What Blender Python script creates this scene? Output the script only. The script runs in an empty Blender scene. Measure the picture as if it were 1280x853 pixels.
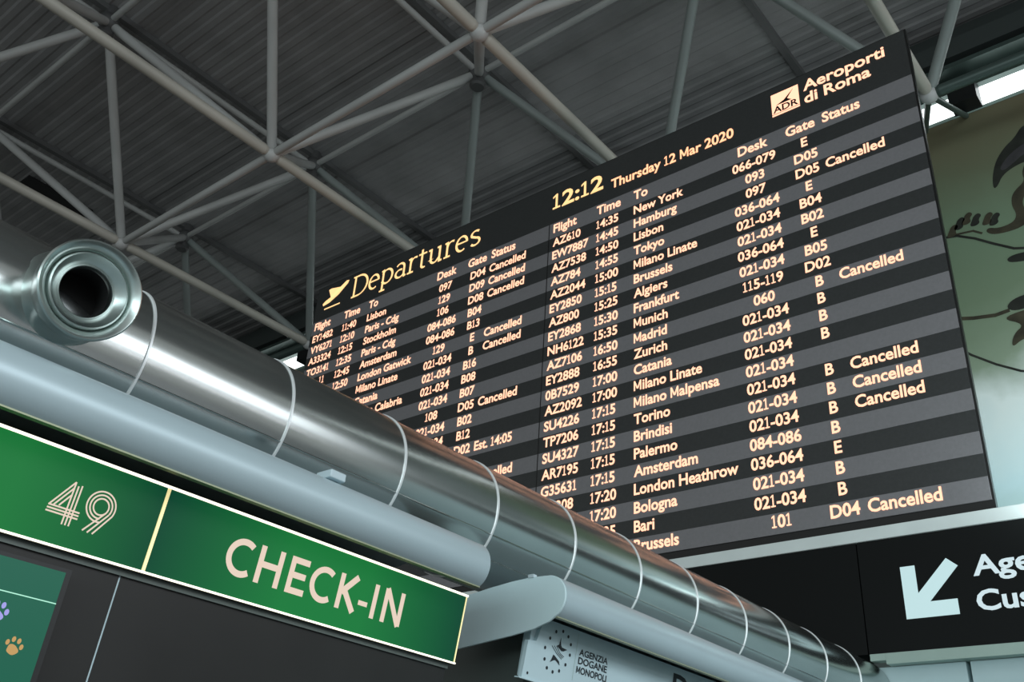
import bpy, bmesh, math, random
from mathutils import Vector, Matrix
random.seed(7)
S = bpy.context.scene
COL = S.collection

# ------------------------------------------------------------------ camera
HEAD, PITCH, ROLL, FPX = 0.712688, 0.510004, 0.0693447, 1218.6
fw = Vector((-math.sin(HEAD)*math.cos(PITCH), math.cos(HEAD)*math.cos(PITCH), math.sin(PITCH)))
rt = Vector((math.cos(HEAD), math.sin(HEAD), 0))
up = rt.cross(fw)
r2 = rt*math.cos(ROLL) + up*math.sin(ROLL)
u2 = -rt*math.sin(ROLL) + up*math.cos(ROLL)
cd = bpy.data.cameras.new('camera')
cam = bpy.data.objects.new('camera', cd)
COL.objects.link(cam)
cam.matrix_world = Matrix(((r2.x, u2.x, -fw.x, 0), (r2.y, u2.y, -fw.y, 0), (r2.z, u2.z, -fw.z, 1.6), (0, 0, 0, 1)))
cd.sensor_width = 36
cd.lens = FPX*36/1280
cd.clip_start = 0.05
S.camera = cam

# ------------------------------------------------------------------ light and exposure
S.view_settings.view_transform = 'Standard'
S.view_settings.look = 'None'
S.view_settings.gamma = 1
S.view_settings.exposure = 0.0
W = bpy.data.worlds.new('world')
S.world = W
W.use_nodes = True
bg = W.node_tree.nodes['Background']
bg.inputs[0].default_value = (0.66, 0.70, 0.69, 1)
bg.inputs[1].default_value = 0.52

def area(name, loc, target, sx, sy, power, col, spread=180):
    d = bpy.data.lights.new(name, 'AREA')
    d.shape = 'RECTANGLE'
    d.size, d.size_y, d.energy, d.color = sx, sy, power, col
    d.spread = math.radians(spread)
    o = bpy.data.objects.new(name, d)
    COL.objects.link(o)
    o.location = loc
    o.rotation_euler = (Vector(target)-Vector(loc)).to_track_quat('-Z', 'Y').to_euler()
    return o
# unseen area lamps, added out of view to the right and behind the camera
area('side_fill_light', (15, 2, 7.6), (-3, 3, 1.5), 26, 5.0, 690, (0.88, 0.94, 1.0), 105)  # added lamp: broad highlight along the duct and side fill
area('duct_streak_light', (14, 3, 3.4), (-3, 3, 3.1), 20, 0.5, 110, (0.95, 0.95, 1.0))  # added strip lamp for thin streaks on the duct
area('rear_fill_light', (3, -11, 4.5), (-3, 6, 4.0), 14, 3.0, 800, (0.80, 0.96, 1.0))  # added frontal fill for faces turned to the camera
# unseen lamps added to brighten the wall under the board and the mural foot
area('bulkhead_fill_light', (1.0, 6.2, 5.4), (-1.2, 9.5, 4.0), 3.0, 0.5, 30, (0.80, 0.97, 1.0))
area('wall_wash_light', (0.5, 9.6, 4.2), (-1.8, 11.6, 6.3), 5.0, 0.3, 78, (0.82, 0.97, 1.0), 100)

# ------------------------------------------------------------------ materials
def nm(name, col, rough=0.5, metal=0.0, emit=None, estr=1.0, bump=None, vary=None, spec=None, coat=0.0):
    m = bpy.data.materials.new(name)
    m.use_nodes = True
    nt = m.node_tree
    b = nt.nodes['Principled BSDF']
    b.inputs['Base Color'].default_value = (*col, 1)
    b.inputs['Roughness'].default_value = rough
    b.inputs['Metallic'].default_value = metal
    if spec is not None: b.inputs['Specular IOR Level'].default_value = spec
    if coat: b.inputs['Coat Weight'].default_value = coat
    if emit:
        b.inputs['Emission Color'].default_value = (*emit, 1)
        b.inputs['Emission Strength'].default_value = estr
    tc = nt.nodes.new('ShaderNodeTexCoord')
    if vary:
        sc, amt, stretch = vary
        mp = nt.nodes.new('ShaderNodeMapping')
        mp.inputs['Scale'].default_value = stretch
        nt.links.new(tc.outputs['Object'], mp.inputs[0])
        nz = nt.nodes.new('ShaderNodeTexNoise')
        nz.inputs['Scale'].default_value = sc
        nz.inputs['Detail'].default_value = 4
        nt.links.new(mp.outputs[0], nz.inputs['Vector'])
        rp = nt.nodes.new('ShaderNodeValToRGB')
        rp.color_ramp.elements[0].position = 0.3
        rp.color_ramp.elements[1].position = 0.7
        rp.color_ramp.elements[0].color = (*[c*(1-amt) for c in col], 1)
        rp.color_ramp.elements[1].color = (*[min(1, c*(1+amt)) for c in col], 1)
        nt.links.new(nz.outputs['Fac'], rp.inputs[0])
        nt.links.new(rp.outputs[0], b.inputs['Base Color'])
        if bump:
            bp = nt.nodes.new('ShaderNodeBump')
            bp.inputs['Strength'].default_value = bump
            bp.inputs['Distance'].default_value = 0.01
            nt.links.new(nz.outputs['Fac'], bp.inputs['Height'])
            nt.links.new(bp.outputs[0], b.inputs['Normal'])
    return m

M = {}
M['deck'] = nm('deck', (0.235, 0.23, 0.23), 0.7, 0.0, vary=(1.3, 0.15, (1, 1, 1)))
M['purlin'] = nm('purlin', (0.10, 0.10, 0.10), 0.7)
M['tube'] = nm('tube', (0.42, 0.42, 0.41), 0.45, 0.0, vary=(3, 0.12, (1, 1, 1)))
M['tube_warm'] = nm('tube_warm', (0.42, 0.40, 0.35), 0.45, 0.0, vary=(3, 0.15, (1, 1, 1)))
M['node'] = nm('node', (0.10, 0.10, 0.10), 0.5, 0.3)
M['duct'] = nm('duct', (0.52, 0.55, 0.54), 0.2, 1.0, vary=(5, 0.08, (1.5, 0.25, 1.5)), bump=0.05)
M['seam'] = nm('seam', (0.85, 0.88, 0.88), 0.35, 0.4, vary=(9, 0.05, (1, 1, 1)))
M['spun'] = nm('spun', (0.50, 0.56, 0.54), 0.30, 1.0, vary=(8, 0.06, (1, 1, 1)))
M['throat'] = nm('throat', (0.01, 0.01, 0.01), 0.9)
M['canopy'] = nm('canopy', (0.50, 0.62, 0.66), 0.35, 0.2, vary=(4, 0.05, (1, 0.3, 1)))
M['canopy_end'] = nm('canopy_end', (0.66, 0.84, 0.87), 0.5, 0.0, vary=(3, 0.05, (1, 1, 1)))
M['lip'] = nm('lip', (0.35, 0.38, 0.25), 0.4, 0.3)
M['dark_gap'] = nm('dark_gap', (0.02, 0.02, 0.02), 0.6)
M['backdrop'] = nm('backdrop', (0.022, 0.022, 0.021), 0.35, 0.0, spec=0.3, vary=(2, 0.2, (1, 1, 1)))
M['grey_green'] = nm('grey_green', (0.10, 0.125, 0.115), 0.5, vary=(2, 0.1, (1, 1, 1)))
M['white_metal'] = nm('white_metal', (0.56, 0.72, 0.76), 0.45, vary=(3, 0.06, (1, 1, 1)))
M['pale'] = nm('pale', (0.54, 0.70, 0.72), 0.5, vary=(2, 0.05, (1, 1, 1)))
M['beam'] = nm('beam', (0.40, 0.52, 0.46), 0.5, vary=(2, 0.08, (1, 1, 1)))
M['strip'] = nm('strip', (0.78, 0.85, 0.83), 0.45, vary=(3, 0.05, (1, 1, 1)))
M['black'] = nm('black', (0.008, 0.009, 0.009), 0.4)
M['sign_black'] = nm('sign_black', (0.007, 0.008, 0.008), 0.5, spec=0.15)
M['arrow'] = nm('arrow', (0.3, 0.35, 0.35), 0.5, emit=(0.46, 0.66, 0.68), estr=0.85)
M['sign_text'] = nm('sign_text', (0.3, 0.35, 0.35), 0.5, emit=(0.55, 0.67, 0.72), estr=0.85)
M['ink'] = nm('ink', (0.01, 0.015, 0.02), 0.6)
M['steel_dark'] = nm('steel_dark', (0.05, 0.06, 0.058), 0.5)
M['green_steel'] = nm('green_steel', (0.07, 0.10, 0.09), 0.4, 0.3, vary=(3, 0.12, (1, 1, 1)))
M['row_dark'] = nm('row_dark', (0.040, 0.042, 0.042), 0.42, vary=(40, 0.1, (1, 1, 1)))
M['row_light'] = nm('row_light', (0.225, 0.217, 0.226), 0.42, vary=(40, 0.05, (1, 1, 1)))
M['led'] = nm('led', (0.1, 0.08, 0.05), 0.5, emit=(1.7, 0.84, 0.55), estr=1.0)
M['led_yellow'] = nm('led_yellow', (0.1, 0.08, 0.05), 0.5, emit=(1.4, 0.84, 0.36), estr=1.0)
M['led_orange'] = nm('led_orange', (0.1, 0.08, 0.05), 0.5, emit=(1.8, 0.78, 0.42), estr=1.0)
M['daylight'] = nm('daylight', (0.8, 0.8, 0.8), 0.5, emit=(0.92, 1.0, 1.0), estr=2.5)
M['edge_light'] = nm('edge_light', (0.8, 0.8, 0.7), 0.5, emit=(1.0, 0.95, 0.74), estr=1.6)
M['edge_warm'] = nm('edge_warm', (0.8, 0.7, 0.4), 0.5, emit=(0.85, 0.72, 0.34), estr=0.9)
M['sign_letters'] = nm('sign_letters', (0.2, 0.17, 0.14), 0.5, emit=(0.80, 0.62, 0.50), estr=0.85)
M['floor'] = nm('floor', (0.10, 0.105, 0.10), 0.35, vary=(1, 0.1, (1, 1, 1)))
M['wall'] = nm('wall', (0.16, 0.19, 0.18), 0.7, vary=(0.7, 0.1, (1, 1, 1)))
M['frame_dark'] = nm('frame_dark', (0.012, 0.012, 0.012), 0.35)
M['hatch'] = nm('hatch', (0.012, 0.012, 0.012), 0.8)
M['box_plastic'] = nm('box_plastic', (0.55, 0.66, 0.70), 0.5)
M['paw_purple'] = nm('paw_purple', (0.05, 0.05, 0.1), 0.5, emit=(0.36, 0.34, 0.80), estr=0.9)
M['paw_orange'] = nm('paw_orange', (0.06, 0.04, 0.02), 0.5, emit=(0.55, 0.32, 0.10), estr=0.9)
M['screen_line'] = nm('screen_line', (0.3, 0.5, 0.4), 0.5, emit=(0.28, 0.60, 0.45), estr=0.9)

def lit_green(name, a, b, yc, half):
    # back-lit acrylic: lamps in the middle of each panel, weaker towards its ends
    m = nm(name, (0.005, 0.03, 0.012), 0.35, spec=0.12)
    nt = m.node_tree
    bs = nt.nodes['Principled BSDF']
    tc = nt.nodes.new('ShaderNodeTexCoord')
    mp = nt.nodes.new('ShaderNodeMapping')
    mp.inputs['Location'].default_value = (0, -yc/half, 0)
    mp.inputs['Scale'].default_value = (0.001, 1/half, 0.001)
    gr = nt.nodes.new('ShaderNodeTexGradient')
    gr.gradient_type = 'SPHERICAL'
    rp = nt.nodes.new('ShaderNodeValToRGB')
    rp.color_ramp.elements[0].color = (*a, 1)
    rp.color_ramp.elements[1].color = (*b, 1)
    rp.color_ramp.elements[1].position = 0.75
    nt.links.new(tc.outputs['Object'], mp.inputs[0])
    nt.links.new(mp.outputs[0], gr.inputs[0])
    nt.links.new(gr.outputs['Fac'], rp.inputs[0])
    nt.links.new(rp.outputs[0], bs.inputs['Emission Color'])
    bs.inputs['Emission Strength'].default_value = 0.85
    return m
M['green_a'] = lit_green('green_a', (0.003, 0.060, 0.030), (0.012, 0.20, 0.045), 0.93, 0.62)
M['green_b'] = lit_green('green_b', (0.002, 0.052, 0.030), (0.012, 0.21, 0.048), 2.24, 0.72)
M['screen_green'] = nm('screen_green', (0.005, 0.02, 0.015), 0.25, spec=0.2, emit=(0.012, 0.125, 0.075), estr=0.85)

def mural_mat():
    # printed picture, olive over sage; the pale foot is light put into the colour
    m = nm('mural_print_lit_foot', (0.1, 0.12, 0.08), 0.6)
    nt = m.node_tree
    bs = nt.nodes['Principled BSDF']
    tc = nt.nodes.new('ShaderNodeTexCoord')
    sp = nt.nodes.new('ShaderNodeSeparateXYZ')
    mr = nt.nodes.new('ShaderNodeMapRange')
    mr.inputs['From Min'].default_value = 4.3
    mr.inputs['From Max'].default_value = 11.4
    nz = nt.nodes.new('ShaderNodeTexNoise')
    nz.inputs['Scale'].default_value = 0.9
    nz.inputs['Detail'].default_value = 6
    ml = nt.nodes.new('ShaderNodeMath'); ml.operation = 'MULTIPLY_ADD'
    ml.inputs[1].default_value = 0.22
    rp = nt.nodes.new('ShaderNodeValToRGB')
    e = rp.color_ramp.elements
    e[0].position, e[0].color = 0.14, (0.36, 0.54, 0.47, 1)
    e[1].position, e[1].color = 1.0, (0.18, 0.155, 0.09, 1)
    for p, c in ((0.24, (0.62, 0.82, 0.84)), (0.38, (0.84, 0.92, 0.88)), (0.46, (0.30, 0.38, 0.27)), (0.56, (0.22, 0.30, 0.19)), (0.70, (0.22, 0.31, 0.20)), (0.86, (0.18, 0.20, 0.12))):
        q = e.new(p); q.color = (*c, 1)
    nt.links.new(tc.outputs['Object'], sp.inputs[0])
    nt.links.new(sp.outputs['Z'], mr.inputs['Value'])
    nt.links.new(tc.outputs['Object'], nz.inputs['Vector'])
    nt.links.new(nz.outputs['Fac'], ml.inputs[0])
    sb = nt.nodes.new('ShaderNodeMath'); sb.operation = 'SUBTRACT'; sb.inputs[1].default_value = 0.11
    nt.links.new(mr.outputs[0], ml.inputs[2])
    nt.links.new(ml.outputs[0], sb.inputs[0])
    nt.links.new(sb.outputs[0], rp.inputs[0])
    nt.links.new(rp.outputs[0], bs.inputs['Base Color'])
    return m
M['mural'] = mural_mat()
M['mural_dark'] = nm('mural_dark', (0.022, 0.024, 0.018), 0.7, vary=(6, 0.4, (1, 1, 1)))
M['mural_brown'] = nm('mural_brown', (0.055, 0.048, 0.028), 0.7, vary=(6, 0.4, (1, 1, 1)))
M['mural_grey'] = nm('mural_grey', (0.055, 0.052, 0.055), 0.7, vary=(6, 0.3, (1, 1, 1)))

# ------------------------------------------------------------------ helpers
class MB:
    def __init__(s): s.v, s.f = [], []
    def add(s, vs, fs):
        n = len(s.v)
        s.v += [tuple(v) for v in vs]
        s.f += [tuple(n+i for i in f) for f in fs]
        return s
    def box(s, x0, x1, y0, y1, z0, z1):
        vs = [(x, y, z) for x in (x0, x1) for y in (y0, y1) for z in (z0, z1)]
        return s.add(vs, [(0, 1, 3, 2), (4, 6, 7, 5), (0, 4, 5, 1), (2, 3, 7, 6), (0, 2, 6, 4), (1, 5, 7, 3)])
    def prism(s, pts, fn0, fn1):
        n = len(pts)
        vs = [fn0(p) for p in pts] + [fn1(p) for p in pts]
        fs = [tuple(range(n))[::-1], tuple(range(n, 2*n))]
        fs += [(i, (i+1) % n, n+(i+1) % n, n+i) for i in range(n)]
        return s.add(vs, fs)
    def lathe(s, prof, O, D, seg=48):
        D = Vector(D).normalized()
        A = D.orthogonal().normalized()
        B = D.cross(A)
        O = Vector(O)
        n = len(prof)
        vs = []
        for k in range(seg):
            t = 2*math.pi*k/seg
            for (d, r) in prof:
                vs.append(O + D*d + (A*math.cos(t)+B*math.sin(t))*r)
        fs = []
        for k in range(seg):
            k2 = (k+1) % seg
            for i in range(n-1):
                fs.append((k*n+i, k*n+i+1, k2*n+i+1, k2*n+i))
        return s.add(vs, fs)
    def tube(s, a, b, r, seg=12):
        a, b = Vector(a), Vector(b)
        L = (b-a).length
        return s.lathe([(0, 0), (0, r), (L, r), (L, 0)], a, b-a, seg)
    def build(s, name, mat, parent=None, smooth=False, bevel=0, loc=None):
        me = bpy.data.meshes.new(name)
        me.from_pydata(s.v, [], s.f)
        if mat is not None: me.materials.append(mat)
        bm = bmesh.new(); bm.from_mesh(me)
        bmesh.ops.recalc_face_normals(bm, faces=bm.faces)
        if bevel:
            bmesh.ops.bevel(bm, geom=list(bm.edges), offset=bevel, segments=2, affect='EDGES', profile=0.5)
        bm.to_mesh(me); bm.free()
        o = bpy.data.objects.new(name, me)
        COL.objects.link(o)
        if smooth:
            for p in me.polygons: p.use_smooth = True
            me.set_sharp_from_angle(angle=math.radians(35))
        if parent: o.parent = parent
        return o

def tag(o, label=None, cat=None, group=None, kind=None):
    if label: o['label'] = label
    if cat: o['category'] = cat
    if group: o['group'] = group
    if kind: o['kind'] = kind
    return o
def empty(name, loc=(0, 0, 0)):
    o = bpy.data.objects.new(name, None)
    COL.objects.link(o)
    o.location = loc
    o.empty_display_size = 0.2
    return o
def thing(name, label, cat, group=None):
    return tag(empty(name), label, cat, group)

# text: the built-in font turned to triangles once per string
_tc = {}
def glyphs(txt):
    if txt in _tc: return _tc[txt]
    c = bpy.data.curves.new('t', 'FONT')
    c.body = txt
    c.size = 1
    c.resolution_u = 3
    c.offset = 0.024
    o = bpy.data.objects.new('t', c)
    COL.objects.link(o)
    me = bpy.data.meshes.new_from_object(o.evaluated_get(bpy.context.evaluated_depsgraph_get()))
    vs = [(v.co.x, v.co.y) for v in me.vertices]
    fs = [tuple(p.vertices) for p in me.polygons]
    bpy.data.objects.remove(o); bpy.data.curves.remove(c); bpy.data.meshes.remove(me)
    _tc[txt] = (vs, fs)
    return _tc[txt]
_h = glyphs('H')[0]
CAP = max(v[1] for v in _h)
_adv = {}
def adv(c):
    if c not in _adv:
        if c == ' ': _adv[c] = CAP*0.36
        else: _adv[c] = max(v[0] for v in glyphs(c+'H')[0])-max(v[0] for v in _h)
    return _adv[c]
# the figure one with a flag and a foot, as the displays draw it
ONE = ([(0.21, 0), (0.33, 0), (0.33, 1), (0.24, 1), (0.06, 0.86), (0.06, 0.74), (0.21, 0.84), (0.06, 0.0), (0.48, 0.0), (0.48, 0.115), (0.06, 0.115)],
       [(0, 1, 2, 3, 6), (3, 4, 5, 6), (7, 8, 9, 10)], 0.56)
EMM = ([(0.06, 0), (0.22, 0), (0.22, 1), (0.06, 1), (0.76, 0), (0.92, 0), (0.92, 1), (0.76, 1), (0.22, 1), (0.07, 1), (0.40, 0.18), (0.58, 0.18), (0.91, 1), (0.76, 1), (0.49, 0.36)],
       [(0, 1, 2, 3), (4, 5, 6, 7), (8, 9, 10, 14), (14, 10, 11), (14, 11, 12, 13)], 1.0)
OWN = {'1': ONE, 'M': EMM}
def text(mb, txt, fn, x, y, cap, width=None, xs=0.94, align='L', one=True):
    vs, fs, px = [], [], 0.0
    for c in txt:
        if c != ' ':
            n = len(vs)
            if c in OWN and one:
                gv, gf = [(a*CAP, b*CAP) for a, b in OWN[c][0]], OWN[c][1]
            else: gv, gf = glyphs(c)
            vs += [(px+v[0], v[1]) for v in gv]
            fs += [tuple(n+i for i in f) for f in gf]
        px += CAP*OWN[c][2] if (c in OWN and one) else adv(c)
    k = cap/CAP
    x0 = min(v[0] for v in vs); x1 = max(v[0] for v in vs)
    kx = (width/(x1-x0)) if width else k*xs
    ox = x if align == 'L' else x-(x1-x0)*kx/2
    mb.add([fn(ox+(v[0]-x0)*kx, y+v[1]*k) for v in vs], fs)

def ribbon(mb, pts, w, fn, closed=False, nib=None):
    # a flat stroke of width w along 2D points; nib=(angle, thin ratio) gives pen contrast
    n = len(pts)
    P = [Vector((p[0], p[1])) for p in pts]
    L, R = [], []
    for i in range(n):
        a = P[(i-1) % n] if (closed or i > 0) else None
        b = P[(i+1) % n] if (closed or i < n-1) else None
        d1 = (P[i]-a).normalized() if a is not None else None
        d2 = (b-P[i]).normalized() if b is not None else None
        if d1 is None: d1 = d2
        if d2 is None: d2 = d1
        n1 = Vector((-d1.y, d1.x)); n2 = Vector((-d2.y, d2.x))
        m = (n1+n2)
        m = m.normalized() if m.length > 1e-6 else n1
        c = max(0.35, m.dot(n1))
        ww = w/2/c
        if nib:
            d = (d1+d2).normalized()
            ww *= nib[1] + (1-nib[1])*abs(math.sin(math.atan2(d.y, d.x)-nib[0]))
        L.append(P[i]+m*ww); R.append(P[i]-m*ww)
    vs = [fn(p.x, p.y) for p in L]+[fn(p.x, p.y) for p in R]
    fs = [(i, i+1, n+i+1, n+i) for i in range(n-1)]
    if closed: fs.append((n-1, 0, n, 2*n-1))
    mb.add(vs, fs)
def arc(cx, cy, rx, ry, a0, a1, n=20):
    return [(cx+rx*math.cos(math.radians(a0+(a1-a0)*i/n)), cy+ry*math.sin(math.radians(a0+(a1-a0)*i/n))) for i in range(n+1)]

# ------------------------------------------------------------------ the setting
GX0, PX, NX = -25.8, 3.95, 8          # lower chord nodes along x
LY = [-2.2, 1.9, 6.0, 10.1]
UY = [-0.15, 3.95, 8.05]
ZL, ZU, ZD = 10.6, 12.71, 13.0
WY = 11.6
BX0, BX1 = -30.0, 9.0

mb = MB().box(BX0, BX1, -6, WY+0.3, -0.1, 0)
tag(mb.build('floor', M['floor']), kind='structure')
# ribbed steel roof deck, ribs along x
mb = MB()
pitch, y, prof = 0.25, -6.0, []
while y < WY+0.3:
    prof += [(y, ZD), (y+0.09, ZD), (y+0.125, ZD+0.018), (y+0.215, ZD+0.018)]
    y += pitch
prof.append((y, ZD))
n = len(prof)
vs = [(BX0, p[0], p[1]) for p in prof]+[(BX1, p[0], p[1]) for p in prof]+[(BX0, prof[0][0], ZD+0.15), (BX0, prof[-1][0], ZD+0.15), (BX1, prof[0][0], ZD+0.15), (BX1, prof[-1][0], ZD+0.15)]
fs = [(i, i+1, n+i+1, n+i) for i in range(n-1)] + [(2*n, 2*n+1, 2*n+3, 2*n+2)]
mb.add(vs, fs)
ceil = tag(mb.build('ceiling', M['deck']), kind='structure')
# deck laps over the upper chords
k = 0
xx = GX0+PX/2
while xx < BX1:
    MB().box(xx-0.05, xx+0.05, -5.9, WY-0.02, ZD-0.10, ZD-0.002).build('purlin', M['purlin'], ceil)
    xx += PX
MB().box(-17.65, -17.1, 5.25, 6.6, ZD-0.04, ZD-0.001).build('hatch', M['hatch'], ceil)

mb = MB().box(BX0, BX1, WY, WY+0.3, 0, 11.36)
wall = tag(mb.build('wall_back', M['wall']), kind='structure')
MB().box(BX0, BX1, WY+0.05, WY+0.3, 11.72, ZD+0.2).build('upper_wall', M['steel_dark'], wall)
mb = MB().box(BX0-0.3, BX0, -6, WY+0.3, 0, ZD+0.2)
tag(mb.build('wall_left', M['wall']), kind='structure')
# clerestory window strip
win = tag(empty('window_1', (0, 0, 0)), kind='structure')
x = BX0
while x < BX1:
    MB().box(x+0.04, x+2.96, WY-0.015, WY+0.03, 11.37, 11.71).build('pane', M['daylight'], win)
    MB().box(x+2.96, x+3.04, WY-0.03, WY+0.2, 11.36, 11.72).build('mullion', M['steel_dark'], win)
    x += 3.0
# header beam above the strip with its two flanges
t = tag(empty('trim_1'), kind='structure')
MB().box(BX0, BX1, WY-0.35, WY+0.05, 11.95, 12.02).build('flange', M['green_steel'], t)
MB().box(BX0, BX1, WY-0.10, WY+0.04, 11.72, 11.95).build('web', M['green_steel'], t)
MB().box(BX0, BX1, WY-0.30, WY+0.05, 12.18, 12.50).build('flange', M['steel_dark'], t)
# sill trim under the strip
tag(MB().box(BX0, BX1, WY-0.03, WY+0.02, 11.32, 11.37).build('trim_2', M['beam']), kind='structure')

# ------------------------------------------------------------------ space frame
frame = thing('space_frame', 'grey tubular steel space frame with ball joints under the dark ribbed roof deck', 'roof truss')
_cyl = {}
def cyl_mesh(key, mat, r, seg=14):
    if key in _cyl: return _cyl[key]
    m = MB().lathe([(0, 0), (0, r*0.55), (0.035, r), (0.965, r), (1, r*0.55), (1, 0)], (0, 0, 0), (0, 0, 1), seg)
    me = bpy.data.meshes.new(key)
    me.from_pydata(m.v, [], m.f)
    me.materials.append(mat)
    for p in me.polygons: p.use_smooth = True
    me.set_sharp_from_angle(angle=math.radians(40))
    _cyl[key] = me
    return me
def member(name, me, a, b):
    a, b = Vector(a), Vector(b)
    o = bpy.data.objects.new(name, me)
    COL.objects.link(o)
    o.location = a
    o.rotation_euler = (b-a).to_track_quat('Z', 'Y').to_euler()
    o.scale = (1, 1, (b-a).length)
    o.parent = frame
    return o
cX = cyl_mesh('chord_across', M['tube'], 0.060)
cY = cyl_mesh('chord_along', M['tube_warm'], 0.080)
cU = cyl_mesh('chord_upper', M['tube'], 0.050)
cB = cyl_mesh('brace_tube', M['tube'], 0.072)
cS = cyl_mesh('strut_tube', M['green_steel'], 0.04)
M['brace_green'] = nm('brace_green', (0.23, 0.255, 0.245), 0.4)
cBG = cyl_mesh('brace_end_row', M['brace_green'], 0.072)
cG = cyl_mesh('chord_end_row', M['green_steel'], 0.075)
LX = [GX0+PX*i for i in range(NX)]
UX = [x+PX/2 for x in LX[:-1]]
for y in LY:
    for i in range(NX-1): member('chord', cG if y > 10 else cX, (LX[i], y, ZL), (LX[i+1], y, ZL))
for x in LX:
    for j in range(3): member('chord', cY, (x, LY[j], ZL), (x, LY[j+1], ZL))
for y in UY:
    for i in range(len(UX)-1): member('chord', cU, (UX[i], y, ZU), (UX[i+1], y, ZU))
for x in UX:
    for j in range(2): member('chord', cU, (x, UY[j], ZU), (x, UY[j+1], ZU))
for i, x in enumerate(UX):
    for j, y in enumerate(UY):
        for dx in (0, 1):
            for dy in (0, 1):
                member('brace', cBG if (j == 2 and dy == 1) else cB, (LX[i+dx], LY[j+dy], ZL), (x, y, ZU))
def sphere(r):
    return MB().lathe([(r*-math.cos(math.pi*i/10), r*math.sin(math.pi*i/10)) for i in range(11)], (0, 0, 0), (0, 0, 1), 16)
nm_l = sphere(0.12).build('ball_joint', M['tube'], frame, smooth=True)
nm_l.location = (LX[0], LY[0], ZL)
for x in LX:
    for y in LY:
        if (x, y) == (LX[0], LY[0]): continue
        o = nm_l.copy(); COL.objects.link(o); o.location = (x, y, ZL)
mu = sphere(0.17)
mu.lathe([(-0.30, 0), (-0.30, 0.10), (-0.27, 0.13), (-0.2, 0.13), (-0.2, 0.10), (0.29, 0.10)], (0, 0, 0), (0, 0, 1), 16)
nm_u = mu.build('ball_joint', M['node'], frame, smooth=True)
nm_u.location = (UX[0], UY[0], ZU)
nm_u['label'] = 'dark upper ball joint with a short collar below'
for x in UX:
    for y in UY:
        if (x, y) == (UX[0], UY[0]): continue
        o = nm_u.copy(); COL.objects.link(o); o.location = (x, y, ZU)
# end brackets: raking struts from the last joints to the wall, and dark bearing boxes
for i, x in enumerate(LX):
    for dx in (-0.45, 0.12):
        member('wall_strut', cS, (x, 10.1, ZL), (x+dx, WY-0.02, 11.28))
    member('wall_strut', cS, (x, 10.1, ZL), (x, WY-0.35, 12.0))
MB().box(-2.12, -1.76, 11.3, WY-0.0, 11.34, 11.74).build('bearing_box', M['black'], frame)
MB().box(-15.95, -15.40, 11.3, WY-0.0, 11.34, 11.74).build('bearing_box', M['black'], frame)

# ------------------------------------------------------------------ mural on the back wall
mural = thing('wall_mural', 'tall olive and sage green printed mural with dark brush drawing, right of the departure board', 'mural')
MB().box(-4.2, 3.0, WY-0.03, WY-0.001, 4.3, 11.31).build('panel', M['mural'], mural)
def mf(d):
    return lambda x, z: (x, WY-0.031-d, z)
def chaikin(pts, k=2):
    for _ in range(k):
        q = []
        for i in range(len(pts)):
            a, b = pts[i], pts[(i+1) % len(pts)]
            q += [(a[0]*.75+b[0]*.25, a[1]*.75+b[1]*.25), (a[0]*.25+b[0]*.75, a[1]*.25+b[1]*.75)]
        pts = q
    return pts
def blob(mb, pts, fn):
    pts = chaikin(pts)
    n = len(pts)
    mb.add([fn(*p) for p in pts], [tuple(range(n))])
md, mbn, mg = MB(), MB(), MB()
# arched dark form
blob(md, [(-1.86, 9.95), (-1.84, 10.15), (-1.76, 10.38), (-1.62, 10.55), (-1.48, 10.64), (-1.36, 10.80), (-1.26, 10.74), (-1.20, 10.60), (-0.9, 10.66), (-0.55, 10.5), (-0.5, 10.1), (-0.9, 10.2), (-1.15, 10.12), (-1.35, 10.22), (-1.55, 10.20), (-1.72, 10.12), (-1.80, 9.98)], mf(0.001))
blob(mg, [(-1.74, 10.24), (-1.60, 10.40), (-1.40, 10.50), (-1.22, 10.52), (-1.0, 10.45), (-1.24, 10.40), (-1.42, 10.34), (-1.58, 10.24), (-1.70, 10.18)], mf(0.003))
# limb down from it
blob(mbn, [(-1.42, 10.22), (-1.50, 10.05), (-1.48, 9.92), (-1.66, 9.80), (-1.70, 9.62), (-1.66, 9.46), (-1.72, 9.36), (-1.90, 9.34), (-2.02, 9.40), (-2.06, 9.34), (-1.96, 9.26), (-1.70, 9.24), (-1.54, 9.30), (-1.54, 9.46), (-1.58, 9.60), (-1.50, 9.76), (-1.36, 9.88), (-1.34, 10.0), (-1.30, 10.2)], mf(0.001))
blob(md, [(-1.34, 10.2), (-1.38, 10.0), (-1.42, 9.90), (-1.36, 9.86), (-1.30, 10.0), (-1.24, 10.2)], mf(0.002))
for k, (a, b) in enumerate(((-2.46, 9.54), (-2.36, 9.62), (-2.26, 9.66), (-2.16, 9.60), (-2.02, 9.56), (-1.94, 9.52))):
    blob(md if k % 2 else mbn, [(a-0.07, b-0.10), (a-0.03, b-0.02), (a+0.0, b+0.04), (a+0.06, b+0.07), (a+0.10, b+0.02), (a+0.05, b-0.03), (a+0.06, b-0.09), (a, b-0.12)], mf(0.003))
for k in range(26):
    a = -1.30+random.random()*0.9; b = 9.15+random.random()*0.75
    r = 0.02+random.random()*0.03
    blob(md, [(a+r*math.cos(t*1.05)*1.5, b+r*math.sin(t*1.05)) for t in range(6)], mf(0.002))
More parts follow.
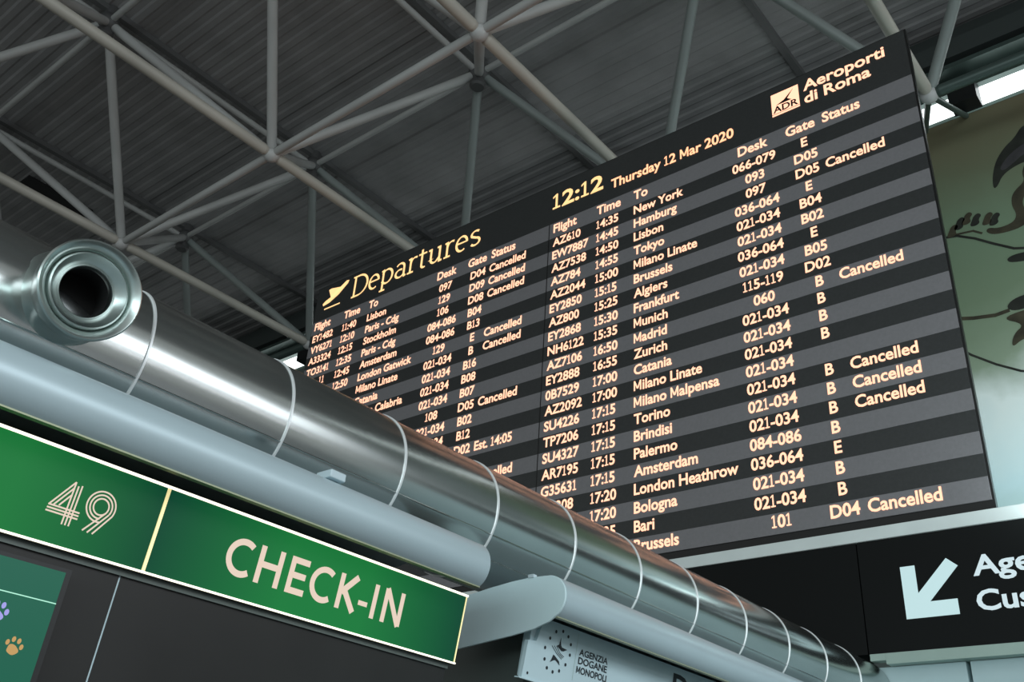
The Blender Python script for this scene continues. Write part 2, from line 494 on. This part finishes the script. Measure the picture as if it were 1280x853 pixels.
# sweeping lines
ribbon(md, [(-2.60, 9.46), (-2.40, 9.42), (-2.20, 9.30), (-2.0, 9.14), (-1.78, 8.98), (-1.6, 8.92), (-1.2, 8.86), (-0.8, 8.9)], 0.035, mf(0.002))
ribbon(mbn, [(-2.45, 9.45), (-2.2, 9.42), (-2.1, 9.34)], 0.03, mf(0.002))
blob(md, [(-1.90, 8.86), (-1.78, 8.90), (-1.5, 8.86), (-1.2, 8.80), (-1.2, 8.70), (-1.5, 8.74), (-1.85, 8.78)], mf(0.002))
ribbon(mbn, [(-2.62, 8.22), (-2.40, 8.16), (-2.15, 8.12), (-1.98, 8.14)], 0.05, mf(0.002))
ribbon(md, [(-2.70, 7.86), (-2.50, 7.66), (-2.25, 7.46), (-2.0, 7.30), (-1.7, 7.2), (-1.3, 7.2)], 0.03, mf(0.002))
blob(md, [(-2.02, 8.18), (-1.92, 8.28), (-1.7, 8.30), (-1.4, 8.36), (-1.3, 8.1), (-1.7, 8.12), (-1.92, 8.10)], mf(0.003))
blob(mbn, [(-2.10, 8.05), (-1.8, 8.1), (-1.4, 8.05), (-1.3, 7.8), (-1.6, 7.85), (-1.7, 7.7), (-1.9, 7.72), (-2.05, 7.62), (-2.0, 7.8), (-1.85, 7.9)], mf(0.002))
tag(md.build('brush_drawing', M['mural_dark'], mural), kind='stuff')
tag(mbn.build('brush_drawing', M['mural_brown'], mural), kind='stuff')
mg.build('brush_drawing', M['mural_grey'], mural)

# ------------------------------------------------------------------ departure board
BY = 8.0
board = thing('departure_board', 'huge dark departures board with grey stripes and glowing flight rows, hung below the roof frame', 'departure board')
def bf(x, z): return (x, BY-0.016, z)
BL, BR, BT, BB = -11.04, -1.765, 9.715, 4.43
MB().box(BL, BR, BY, BY+0.05, BB, BT).build('casing', M['frame_dark'], board)
MB().box(BL+0.3, BR-0.3, BY+0.05, BY+0.32, BB, BT-0.3).build('rear_cabinet', M['frame_dark'], board)
MB().box(BL+0.5, BL+0.62, BY+0.32, BY+0.44, 0, BT-0.3).build('post', M['steel_dark'], board)
MB().box(BR-0.62, BR-0.5, BY+0.55, BY+0.67, 0, BT-0.3).build('post', M['steel_dark'], board)
MB().box(BR-0.62, BR-0.5, BY+0.32, BY+0.55, 8.6, 8.72).build('post_arm', M['steel_dark'], board)
MB().box(BL+0.02, BR-0.02, BY-0.012, BY-0.0005, 9.072, BT-0.02).build('header_panel', M['row_dark'], board)
RH = 0.1969
TOPZ = 8.835
XM = -6.40
right = [
 ('AZ610','14:35','New York','066-079','E',''),('EW7887','14:45','Hamburg','093','D05',''),('AZ7538','14:50','Lisbon','097','D05','Cancelled'),
 ('AZ784','14:55','Tokyo','036-064','E',''),('AZ2044','15:00','Milano Linate','021-034','B04',''),('EY2850','15:15','Brussels','021-034','B02',''),
 ('AZ800','15:25','Algiers','036-064','E',''),('EY2868','15:30','Frankfurt','021-034','B05',''),('NH6122','15:35','Munich','115-119','D02',''),
 ('AZ7106','16:50','Madrid','060','B','Cancelled'),('EY2888','16:55','Zurich','021-034','B',''),('0B7529','17:00','Catania','021-034','B',''),
 ('AZ2092','17:00','Milano Linate','021-034','B',''),('SU4226','17:15','Milano Malpensa','021-034','',''),('TP7206','17:15','Torino','021-034','B','Cancelled'),
 ('SU4327','17:15','Brindisi','021-034','B','Cancelled'),('AR7195','17:15','Palermo','021-034','B','Cancelled'),('G35631','17:15','Amsterdam','084-086','B',''),
 ('AZ208','17:20','London Heathrow','036-064','E',''),('','17:20','Bologna','021-034','B',''),('','17:25','Bari','021-034','B',''),('','','Brussels','101','D04','Cancelled')]
left = [
 ('EY1482','11:40','Lisbon','097','D04','Cancelled'),('VY6271','12:10','Paris - Cdg','129','D09','Cancelled'),('A33324','12:15','Stockholm','106','D08','Cancelled'),
 ('TO3141','12:35','Paris - Cdg','084-086','B04',''),('11','12:45','Amsterdam','084-086','B13',''),('','12:50','London Gatwick','129','E','Cancelled'),
 ('','','Milano Linate','021-034','B','Cancelled'),('','','Catania','021-034','B16',''),('','','Reggio Calabria','021-034','B08',''),
 ('','','','021-034','B07',''),('','','','108','D05','Cancelled'),('','','','021-034','B02',''),('','','','021-034','B12',''),
 ('','','','','D02','Est. 14:05'),('','','','','',''),('','','','','','Cancelled')]
left += [('',)*6]*6
hdr = ('Flight', 'Time', 'To', 'Desk', 'Gate', 'Status')
for side, rows in ((0, left), (1, right)):
    off = 0 if side else -4.62
    x0, x1 = (XM+0.006, BR-0.02) if side else (BL+0.02, XM-0.006)
    for k, row in enumerate([hdr]+rows):
        if k == 0: z1, z0 = 9.070, TOPZ+0.001
        else: z1, z0 = TOPZ-RH*(k-1), TOPZ-RH*k+0.001
        st = MB().box(x0, x1, BY-0.012, BY-0.0005, z0, z1).build('row_panel', M['row_light'] if k % 2 == 0 else M['row_dark'], board)
        base = (8.915 if k == 0 else z1-0.69*RH)
        cap = 0.128 if k == 0 else 0.118
        cols = (('flight_number', -6.33 if row[0] != '11' else -6.0, 'L'), ('departure_time', -5.66, 'L'), ('destination', -5.12, 'L'), ('desk_range', -3.555, 'C'),
                ('gate_code', -2.995 if k == 0 else -2.965, 'C'), ('status_text', -2.745 if k == 0 else -2.765, 'L'))
        for (nm_, cxx, al), tx in zip(cols, row):
            if tx:
                tm = MB(); text(tm, tx, bf, cxx+off, base, cap, align=al)
                tm.build('column_heading' if k == 0 else nm_, M['led'], st)
MB().box(XM-0.006, XM+0.006, BY-0.014, BY-0.0005, 4.51, 9.07).build('divider', M['frame_dark'], board)
# heading: a light serif hand, each letter drawn with strokes (x-height 0.7 of the cap)
mt = MB()
CH = 0.36
LETT = {
 'D': (0.78, [[(0.02, 0), (0.30, 0)], [(0.02, 1), (0.30, 1)], [(0.13, 0), (0.13, 1)], [(0.28, 1)] + arc(0.32, 0.5, 0.40, 0.5, 90, -90, 24) + [(0.28, 0)]]),
 'e': (0.56, [[(0.07, 0.38), (0.47, 0.38)] + arc(0.27, 0.34, 0.21, 0.34, 8, 305, 26)]),
 'p': (0.64, [[(0.13, -0.30), (0.13, 0.68), (0.04, 0.66)], [(0.02, -0.30), (0.26, -0.30)], arc(0.30, 0.34, 0.24, 0.34, 150, -150, 26)]),
 'a': (0.56, [[(0.08, 0.58)] + arc(0.24, 0.46, 0.18, 0.22, 120, 0, 12) + [(0.42, 0.10), (0.44, 0.0), (0.52, 0.02)], arc(0.24, 0.19, 0.18, 0.19, 60, 330, 22)]),
 'r': (0.46, [[(0.04, 0.66), (0.14, 0.67), (0.14, 0)], [(0.02, 0), (0.28, 0)], [(0.14, 0.46)] + arc(0.32, 0.46, 0.17, 0.22, 170, 60, 10)]),
 't': (0.42, [[(0.16, 0.90), (0.16, 0.14)] + arc(0.27, 0.13, 0.11, 0.13, 180, 300, 10), [(0.02, 0.68), (0.36, 0.68)]]),
 'u': (0.66, [[(0.02, 0.67), (0.13, 0.67), (0.13, 0.2)] + arc(0.28, 0.20, 0.15, 0.20, 180, 320, 12) + [(0.48, 0.2)], [(0.38, 0.67), (0.49, 0.67), (0.49, 0.0), (0.60, 0.0)]]),
 's': (0.50, [arc(0.25, 0.52, 0.16, 0.155, 40, 250, 16)[:-3] + arc(0.25, 0.17, 0.17, 0.17, 80, -150, 16)]),
}
cx = 0.0
wd = sum(LETT[c][0] for c in 'Departures')
kx = 2.62/wd
for ch in 'Departures':
    w, strokes = LETT[ch]
    for st in strokes:
        ribbon(mt, [(-10.20+(cx+p[0])*kx, 9.262+p[1]*CH) for p in st], 0.040, bf, nib=(math.radians(20), 0.55))
    cx += w
mt.build('heading', M['led_yellow'], board)
# departing plane symbol
mp = MB()
def poly(mb, pts, fn=bf): mb.add([fn(*p) for p in pts], [tuple(range(len(pts)))])
poly(mp, [(-10.86, 9.37), (-10.84, 9.33), (-10.70, 9.35), (-10.50, 9.44), (-10.32, 9.58), (-10.30, 9.63), (-10.36, 9.64), (-10.52, 9.55), (-10.70, 9.44), (-10.80, 9.41)])
poly(mp, [(-10.76, 9.60), (-10.70, 9.61), (-10.50, 9.57), (-10.42, 9.55), (-10.60, 9.45), (-10.68, 9.43)])
poly(mp, [(-10.80, 9.245), (-10.44, 9.245), (-10.44, 9.268), (-10.80, 9.268)])
mp.build('plane_symbol', M['led_yellow'], board)
mc = MB()
text(mc, '12:12', bf, -6.36, 9.295, 0.235, width=0.79)
mc.build('clock', M['led_yellow'], board)
mc = MB()
text(mc, 'Thursday 12 Mar 2020', bf, -5.45, 9.235, 0.14, width=1.68)
mc.build('date', M['led_orange'], board)
# operator's emblem and name
ml = MB()
poly(ml, [(-3.29, 9.268), (-2.965, 9.268), (-2.965, 9.590), (-3.29, 9.590)])
em = ml.build('emblem', M['led'], board)
def bf2(x, z): return (x, BY-0.018, z)
ml = MB()
text(ml, 'ADR', bf2, -3.275, 9.312, 0.09, width=0.295)
poly(ml, [(-3.24, 9.415), (-3.14, 9.455), (-3.02, 9.565), (-3.10, 9.455), (-3.05, 9.415)], bf2)
poly(ml, [(-3.29, 9.290), (-2.965, 9.290), (-2.965, 9.297), (-3.29, 9.297)], bf2)
ml.build('emblem_mark', M['frame_dark'], em)
ml = MB()
text(ml, 'Aeroporti', bf, -2.91, 9.455, 0.145, width=0.905)
text(ml, 'di Roma', bf, -2.91, 9.272, 0.145, width=0.735)
ml.build('operator_name', M['led'], board)

# ------------------------------------------------------------------ directional sign under the board
sign = thing('directional_sign', 'long black overhead sign with a pale down-left arrow, under the departure board', 'sign')
MB().box(-8.6, -2.915, BY, BY+0.34, 3.40, 4.317).build('sign_panel', M['sign_black'], sign)
MB().box(-2.905, 3.2, BY, BY+0.34, 3.40, 4.317).build('sign_panel', M['sign_black'], sign)
MB().box(-8.6, 3.2, BY-0.02, BY+0.36, 4.318, 4.429).build('top_strip', M['strip'], sign, bevel=0.006)
MB().box(-8.6, -3.36, BY-0.003, BY+0.36, 3.315, 3.399).build('bottom_rail', M['beam'], sign)
MB().box(-2.775, 3.2, BY-0.003, BY+0.36, 3.315, 3.399).build('bottom_rail', M['beam'], sign)
def sf(x, z): return (x, BY-0.004, z)
ma = MB()
for pl in ([(-2.572, 4.065), (-2.455, 4.065), (-2.455, 3.765), (-2.572, 3.645)], [(-2.572, 3.645), (-2.455, 3.765), (-2.165, 3.765), (-2.165, 3.645)],
           [(-2.455, 3.765), (-2.455, 3.838), (-2.205, 4.091), (-2.124, 4.020), (-2.372, 3.765)]):
    ma.prism([Vector((p[0], 0, p[1])) for p in pl], lambda p: (p[0], BY-0.004, p[2]), lambda p: (p[0], BY-0.0003, p[2]))
ma.build('arrow', M['arrow'], sign)
ma = MB()
text(ma, 'Agenzia', sf, -2.02, 3.925, 0.155, width=0.86)
ma.build('lettering', M['sign_text'], sign)
ma = MB()
text(ma, 'Customs', sf, -2.03, 3.655, 0.155, width=0.92)
ma.build('lettering', M['sign_text'], sign)

# bulkhead under the sign
MB().box(-2.90, -2.776, BY-0.003, BY+0.09, 3.346, 3.399).build('bottom_rail', M['beam'], sign)
bh = thing('lit_bulkhead', 'pale blue-grey panelled bulkhead lit under the black sign, where the duct ends', 'wall panel')
x = -4.63
while x < 3.2:
    MB().box(x+0.004, x+1.2-0.004, BY+0.10, BY+0.30, 0.0, 3.312).build('panel', M['pale'], bh)
    x += 1.225

# ------------------------------------------------------------------ ventilation duct
DX, DZ, DR = -3.063, 3.106, 0.28
duct = thing('ventilation_duct', 'long round bare metal air duct with raised seams, crossing in front of the board', 'air duct')
y, k = 1.39-0.605*4, 0
ends = []
while y < 8.09:
    y1 = min(y+0.605, 8.095)
    MB().lathe([(0, DR), (y1-y-0.002, DR)], (DX, y, DZ), (0, 1, 0), 96).build('duct_section', M['duct'], duct, smooth=True)
    if y1 < 8.0:
        MB().lathe([(-0.006, DR), (-0.004, DR+0.005), (0.004, DR+0.005), (0.006, DR)], (DX, y1, DZ), (0, 1, 0), 96).build('seam_ring', M['seam'], duct, smooth=True)
    y = y1
# lengthwise lock seams
for a in (-27, -50):
    ca, sa = math.cos(math.radians(a)), math.sin(math.radians(a))
    MB().tube((DX+ca*DR, -1.0, DZ+sa*DR), (DX+ca*DR, 8.09, DZ+sa*DR), 0.004, 6).build('lock_seam', M['duct'], duct)
# the jet nozzle
noz = thing('jet_nozzle', 'round metal air jet nozzle with a flared double ring and black throat on the duct', 'air nozzle')
F = Vector((-2.60, 1.075, 3.083)); B = Vector((-2.87, 1.098, 3.138))
D = (F-B).normalized()
L = (F-B).length
MB().lathe([(-0.06, 0.172), (0.0, 0.166), (0.05, 0.156), (0.062, 0.160), (0.075, 0.156), (0.085, 0.148), (L-0.09, 0.140)], B, D, 72).build('collar', M['spun'], noz, smooth=True)
MB().lathe([(L-0.10, 0.138), (L-0.08, 0.147), (L-0.03, 0.155), (L-0.006, 0.1555), (L, 0.151), (L-0.002, 0.146), (L-0.022, 0.127), (L-0.040, 0.122)], B, D, 72).build('outer_ring', M['spun'], noz, smooth=True)
MB().lathe([(L-0.042, 0.1225), (L-0.022, 0.118), (L-0.018, 0.113), (L-0.045, 0.094), (L-0.052, 0.086), (L-0.046, 0.080), (L-0.052, 0.0765), (L-0.07, 0.076)], B, D, 72).build('inner_cone', M['spun'], noz, smooth=True)
MB().lathe([(L-0.07, 0.0765), (L-0.19, 0.083), (L-0.19, 0.0)], B, D, 48).build('throat', M['throat'], noz, smooth=True)

# ------------------------------------------------------------------ canopies over the desks (rounded nose along y)
def arcp(cx, cz, r, a0, a1, n=14):
    return [(cx+r*math.cos(math.radians(a0+(a1-a0)*i/n)), cz+r*math.sin(math.radians(a0+(a1-a0)*i/n))) for i in range(n+1)]
TOPC = [(-3.30, 2.760), (-3.056, 2.770), (-2.93, 2.787), (-2.796, 2.801), (-2.68, 2.806)] + arcp(-2.590, 2.706, 0.096, 84, -62, 18)
NOSE = TOPC + [(-2.58, 2.600), (-2.66, 2.577), (-2.777, 2.560), (-3.08, 2.530), (-3.30, 2.500)]
INNER = [(-3.30, 2.752), (-3.056, 2.762), (-2.93, 2.779), (-2.796, 2.793), (-2.68, 2.797)] + arcp(-2.590, 2.706, 0.087, 84, -62, 18)
def canopy(label, y0, y1, cap_y):
    # a bent sheet with a rounded nose, open underneath
    c = thing('desk_canopy', label, 'canopy', 'rounded canopies over the desks')
    MB().box(-3.295, -3.20, y0+0.2, y1-0.02, 2.6205, 2.751).build('mounting_rail', M['dark_gap'], c)
    n = len(TOPC)
    vs = [(p[0], y, p[1]) for y in (y0, y1) for p in TOPC+INNER]
    fs = []
    for i in range(n-1):
        fs += [(i, i+1, 2*n+i+1, 2*n+i), (n+i, n+i+1, 3*n+i+1, 3*n+i), (i, i+1, n+i+1, n+i), (2*n+i, 2*n+i+1, 3*n+i+1, 3*n+i)]
    fs += [(0, n, 3*n, 2*n), (n-1, 2*n-1, 4*n-1, 3*n-1)]
    MB().add(vs, fs).build('shell', M['canopy'], c, smooth=True)
    if cap_y: MB().prism(NOSE, lambda p: (p[0], y0, p[1]), lambda p: (p[0], y0-0.012, p[1])).build('end_cap', M['canopy_end'], c, bevel=0.002)
    e = TOPC[-1]
    MB().box(e[0]-0.016, e[0]+0.004, y0, y1, e[1]-0.004, e[1]+0.001).build('drip_lip', M['lip'], c)
    return c
can1 = canopy('round-nosed pale metal canopy above the green check-in sign', -1.2, 2.85, False)
can2 = canopy('round-nosed pale metal canopy above the customs panel, its flat end cap showing', 3.362, 8.05, True)
bx = thing('sensor_box', 'tiny pale plastic box on top of the canopy above the check-in sign', 'sensor')
MB().box(-2.62, -2.54, 2.03, 2.10, 2.8025, 2.832).build('housing', M['box_plastic'], bx, bevel=0.004)
MB().box(-2.60, -2.565, 2.055, 2.10, 2.8325, 2.842).build('cap', M['box_plastic'], bx)
clip = tag(MB().box(-2.70, -2.67, 3.345, 3.37, 2.803, 2.818).build('cable_clip', M['box_plastic']), 'tiny pale clip on the top edge of the customs canopy end', 'clip')

# ------------------------------------------------------------------ check-in bay: backdrop, sign, screen
U = Vector((0, 1, 0))
def plane_fn(P0, V, N):
    P0, V, N = Vector(P0), Vector(V).normalized(), Vector(N).normalized()
    return lambda s, t, d=0.0: tuple(P0+U*s+V*t+N*d)
sv = Vector((-0.155, 0, -0.988))
sn = Vector((0.988, 0, -0.155))
cf = plane_fn((-2.7, 0, 2.628), sv, sn)
def slab(mb, fn, s0, s1, t0, t1, d0, d1):
    vs = [fn(s, t, d) for s in (s0, s1) for t in (t0, t1) for d in (d0, d1)]
    mb.add(vs, [(0, 1, 3, 2), (4, 6, 7, 5), (0, 4, 5, 1), (2, 3, 7, 6), (0, 2, 6, 4), (1, 5, 7, 3)])
    return mb
ci = thing('check_in_sign', 'glowing green check-in sign with white edge lights and desk number 49', 'sign')
slab(MB(), cf, -0.6, 2.962, -0.004, 0.272, -0.09, -0.004).build('casing', M['black'], ci)
slab(MB(), cf, 0.25, 1.532, 0.004, 0.263, -0.0039, 0.0).build('sign_face', M['green_a'], ci)
slab(MB(), cf, 1.544, 2.950, 0.004, 0.263, -0.0039, 0.0).build('sign_face', M['green_b'], ci)
slab(MB(), cf, -0.6, 0.24, 0.004, 0.263, -0.0039, 0.0).build('sign_face', M['green_a'], ci)
slab(MB(), cf, -0.6, 2.960, -0.0045, 0.0035, -0.004, 0.004).build('edge_light', M['edge_light'], ci)
slab(MB(), cf, -0.6, 2.960, 0.2635, 0.2695, -0.004, 0.004).build('edge_light', M['edge_light'], ci)
slab(MB(), cf, 1.533, 1.543, 0.004, 0.263, -0.0038, 0.003).build('divider_light', M['edge_warm'], ci)
slab(MB(), cf, 2.9505, 2.955, 0.004, 0.263, -0.0038, 0.003).build('end_edge', M['edge_warm'], ci)
lf = lambda s, t: cf(s, t, 0.0015)
mt = MB()
T0, T1, SW = 0.074, 0.198, 0.021
def L_(pts, w=SW): ribbon(mt, pts, w, lf)
TM = (T0+T1)/2
def cee(cx): L_(arc(cx, TM, 0.0535, 0.0525, -52, -308, 28))
cee(1.866)
h = SW/2
for a, b in ((1.928, 2.030),):
    L_([(a+h, T0), (a+h, T1)]); L_([(b-h, T0), (b-h, T1)]); L_([(a+h, TM-0.002), (b-h, TM-0.002)])
L_([(2.061+h, T0), (2.061+h, T1)])
for t_ in (T0+h, TM-0.001, T1-h): L_([(2.061+h, t_), (2.142 if t_ != TM-0.001 else 2.136, t_)])
cee(2.222)
L_([(2.289+h, T0), (2.289+h, T1)])
L_([(2.372, T0-0.002), (2.306, TM+0.004)], 0.023); L_([(2.318, TM-0.006), (2.376, T1)], 0.023)
L_([(2.394, 0.1565), (2.439, 0.1565)], 0.017)
L_([(2.460+h, T0), (2.460+h, T1)])
L_([(2.515+h, T0), (2.515+h, T1)]); L_([(2.618-h, T0), (2.618-h, T1)]); L_([(2.518+h*0.7, T0), (2.615-h*0.7, T1)], 0.022)
mt.build('lettering', M['sign_letters'], ci)
mt = MB()
w3 = 0.0048
for k in range(3):
    L_([(1.249+0.0105*k, 0.084+0.004*(2-k) if k else 0.079), (1.249+0.0105*k, 0.204)], w3)
    L_([(1.193-0.001*k, 0.160+0.009*k), (1.289, 0.160+0.009*k)], w3)
L_([(1.194, 0.161), (1.249, 0.079)], w3)
L_([(1.208, 0.158), (1.249, 0.097)], w3)
L_([(1.223, 0.156), (1.249, 0.117)], w3)
for r in (0.045, 0.0345, 0.0240):
    L_(arc(1.345, 0.1235, r, r, 25, -282 if r > 0.03 else -335, 36), w3)
L_([(1.386, 0.142), (1.345, 0.205)], w3)
L_([(1.376, 0.139), (1.329, 0.205)], w3)
L_([(1.366, 0.136), (1.313, 0.203)], w3)
mt.build('desk_number', M['sign_letters'], ci)

bd = thing('check_in_backdrop', 'glossy dark panel wall under the green check-in sign', 'wall panel')
bv = Vector((-0.113, 0, -0.9936)); bn = Vector((0.9936, 0, -0.113))
bfn = plane_fn((-2.775, 0, 2.40), bv, bn)
for a, b in ((-0.6, 0.255), (0.265, 1.490), (1.496, 2.95)):
    slab(MB(), bfn, a, b, 0.0, 1.3, -0.05, 0.0).build('panel', M['backdrop'], bd)
slab(MB(), bfn, 1.4895, 1.4965, 0.0, 1.3, -0.04, -0.002).build('joint_strip', M['white_metal'], bd)
slab(MB(), bfn, -0.6, 2.95, 0.002, 0.055, 0.0, 0.012).build('top_rail', M['grey_green'], bd)
MB().box(-3.5, -2.97, -0.6, 2.95, 0.0, 2.62).build('core', M['dark_gap'], bd)

sc = thing('display_screen', 'wall-hung green information screen with small paw print icons, left below the sign', 'display screen')
sfn = plane_fn((-2.722, 0, 2.297), (-0.09, 0, -0.996), (0.996, 0, -0.09))
slab(MB(), sfn, 0.62, 1.318, -0.012, 0.55, -0.05, -0.006).build('bezel', M['black'], sc)
slab(MB(), sfn, 0.632, 1.299, 0.0, 0.54, -0.0059, 0.0).build('screen', M['screen_green'], sc)
pf = lambda s, t: sfn(s, t, 0.0012)
slm = MB(); ribbon(slm, [(0.632, 0.087), (1.299, 0.087)], 0.003, pf); slm.build('screen_line', M['screen_line'], sc)
def paw(cx, cy, r, m_, rot):
    q = MB()
    def R_(x, y):
        c, s_ = math.cos(rot), math.sin(rot)
        return pf(cx+(x*c-y*s_)*r, cy+(x*s_+y*c)*r)
    pad = [(0.62*math.cos(t)*(1+0.12*math.cos(3*t)), 0.30+0.50*math.sin(t)*(1+0.1*math.sin(2*t))) for t in [i*math.pi/10 for i in range(20)]]
    q.add([R_(*p) for p in pad], [tuple(range(20))])
    for (tx, ty) in ((-0.78, -0.22), (-0.30, -0.68), (0.30, -0.68), (0.78, -0.22)):
        pts = [(tx+0.21*math.cos(i*math.pi/6), ty+0.29*math.sin(i*math.pi/6)) for i in range(12)]
        q.add([R_(*p) for p in pts], [tuple(range(12))])
    q.build('paw_icon', m_, sc)
paw(1.152, 0.142, 0.030, M['paw_purple'], 0.1)
paw(1.224, 0.218, 0.026, M['paw_orange'], 0.15)

# ------------------------------------------------------------------ customs bay
cb = thing('customs_booth', 'dark grey-green booth wall under the customs canopy', 'booth')
MB().box(-3.5, -2.87, 3.56, 8.05, 0.0, 2.62).build('body', M['grey_green'], cb)
cp = thing('agency_sign', 'pale grey customs agency sign with star emblem and small dark lettering', 'sign')
cv = Vector((-0.150, 0, -0.99)); cn = Vector((0.99, 0, -0.150))
KS = 1.045
kf0 = plane_fn((-2.6*KS, 0, 1.6+1.03*KS), cv, cn)
kf = lambda s, t, d=0.0: kf0(s*KS, t*KS, d)
pts = [(3.352, 0.012), (3.322, 0.115), (3.268, 0.120), (3.262, 0.272), (7.6, 0.272), (7.6, 0.012)]
MB().prism([Vector((p[0], p[1], 0)) for p in pts], lambda p: kf(p[0], p[1], 0), lambda p: kf(p[0], p[1], -0.02)).build('panel_face', M['white_metal'], cp)
slab(MB(), kf, 3.30, 7.59, 0.04, 0.262, -0.06, -0.0205).build('panel_body', M['white_metal'], cp)
slab(MB(), kf, 3.24, 3.50, 0.2725, 0.278, -0.02, 0.006).build('bottom_lip', M['white_metal'], cp)
kl = lambda s, t: kf(s, t, 0.0015)
q = MB()
se = tag(empty('star_emblem'), None); se.parent = cp
def disc(mb, x, y, r, fn, n=10): mb.add([fn(x+r*math.cos(2*math.pi*i/n), y+r*math.sin(2*math.pi*i/n)) for i in range(n)], [tuple(range(n))])
for p in ((3.444, 0.050), (3.492, 0.039), (3.534, 0.053), (3.560, 0.082), (3.564, 0.126), (3.543, 0.171), (3.505, 0.204), (3.461, 0.216), (3.418, 0.207), (3.393, 0.175), (3.385, 0.129), (3.409, 0.085)):
    d_ = MB(); disc(d_, p[0], p[1], 0.0075, kl); d_.build('emblem_dot', M['ink'], se)
poly(q, [(3.484, 0.066), (3.492, 0.098), (3.500, 0.106), (3.540, 0.109), (3.515, 0.120), (3.500, 0.122), (3.484, 0.115), (3.463, 0.106), (3.478, 0.098)], kl)
q.build('emblem_figure', M['ink'], se)
q = MB()
poly(q, [(3.448, 0.146), (3.462, 0.150), (3.478, 0.158), (3.494, 0.166), (3.502, 0.182), (3.482, 0.172), (3.465, 0.166), (3.452, 0.170), (3.431, 0.181), (3.440, 0.166)], kl)
q.build('emblem_figure', M['ink'], se)
for d in (0, 0.012, 0.024):
    q = MB(); ribbon(q, [(3.430+d*1.3, 0.112-d*0.2), (3.470+d, 0.138-d*0.2), (3.510+d*0.6, 0.154-d*0.5)], 0.003, kl); q.build('emblem_stroke', M['ink'], se)
q = MB(); disc(q, 3.295, 0.250, 0.006, kl); q.build('fixing_screw', M['ink'], cp)
q = MB(); ribbon(q, [(3.606, 0.026), (3.606, 0.225)], 0.002, kl); q.build('rule_line', M['beam'], cp)
q = MB()
def kt(s, t): return kf(s, -t, 0.0015)
text(q, 'AGENZIA', kt, 3.630, -0.112, 0.027, width=0.225)
text(q, 'DOGANE', kt, 3.630, -0.149, 0.029, width=0.225)
text(q, 'MONOPOLI', kt, 3.625, -0.189, 0.029, width=0.235)
text(q, 'Dogana', kt, 4.43, -0.158, 0.115, width=0.68)
q.build('lettering', M['ink'], cp)
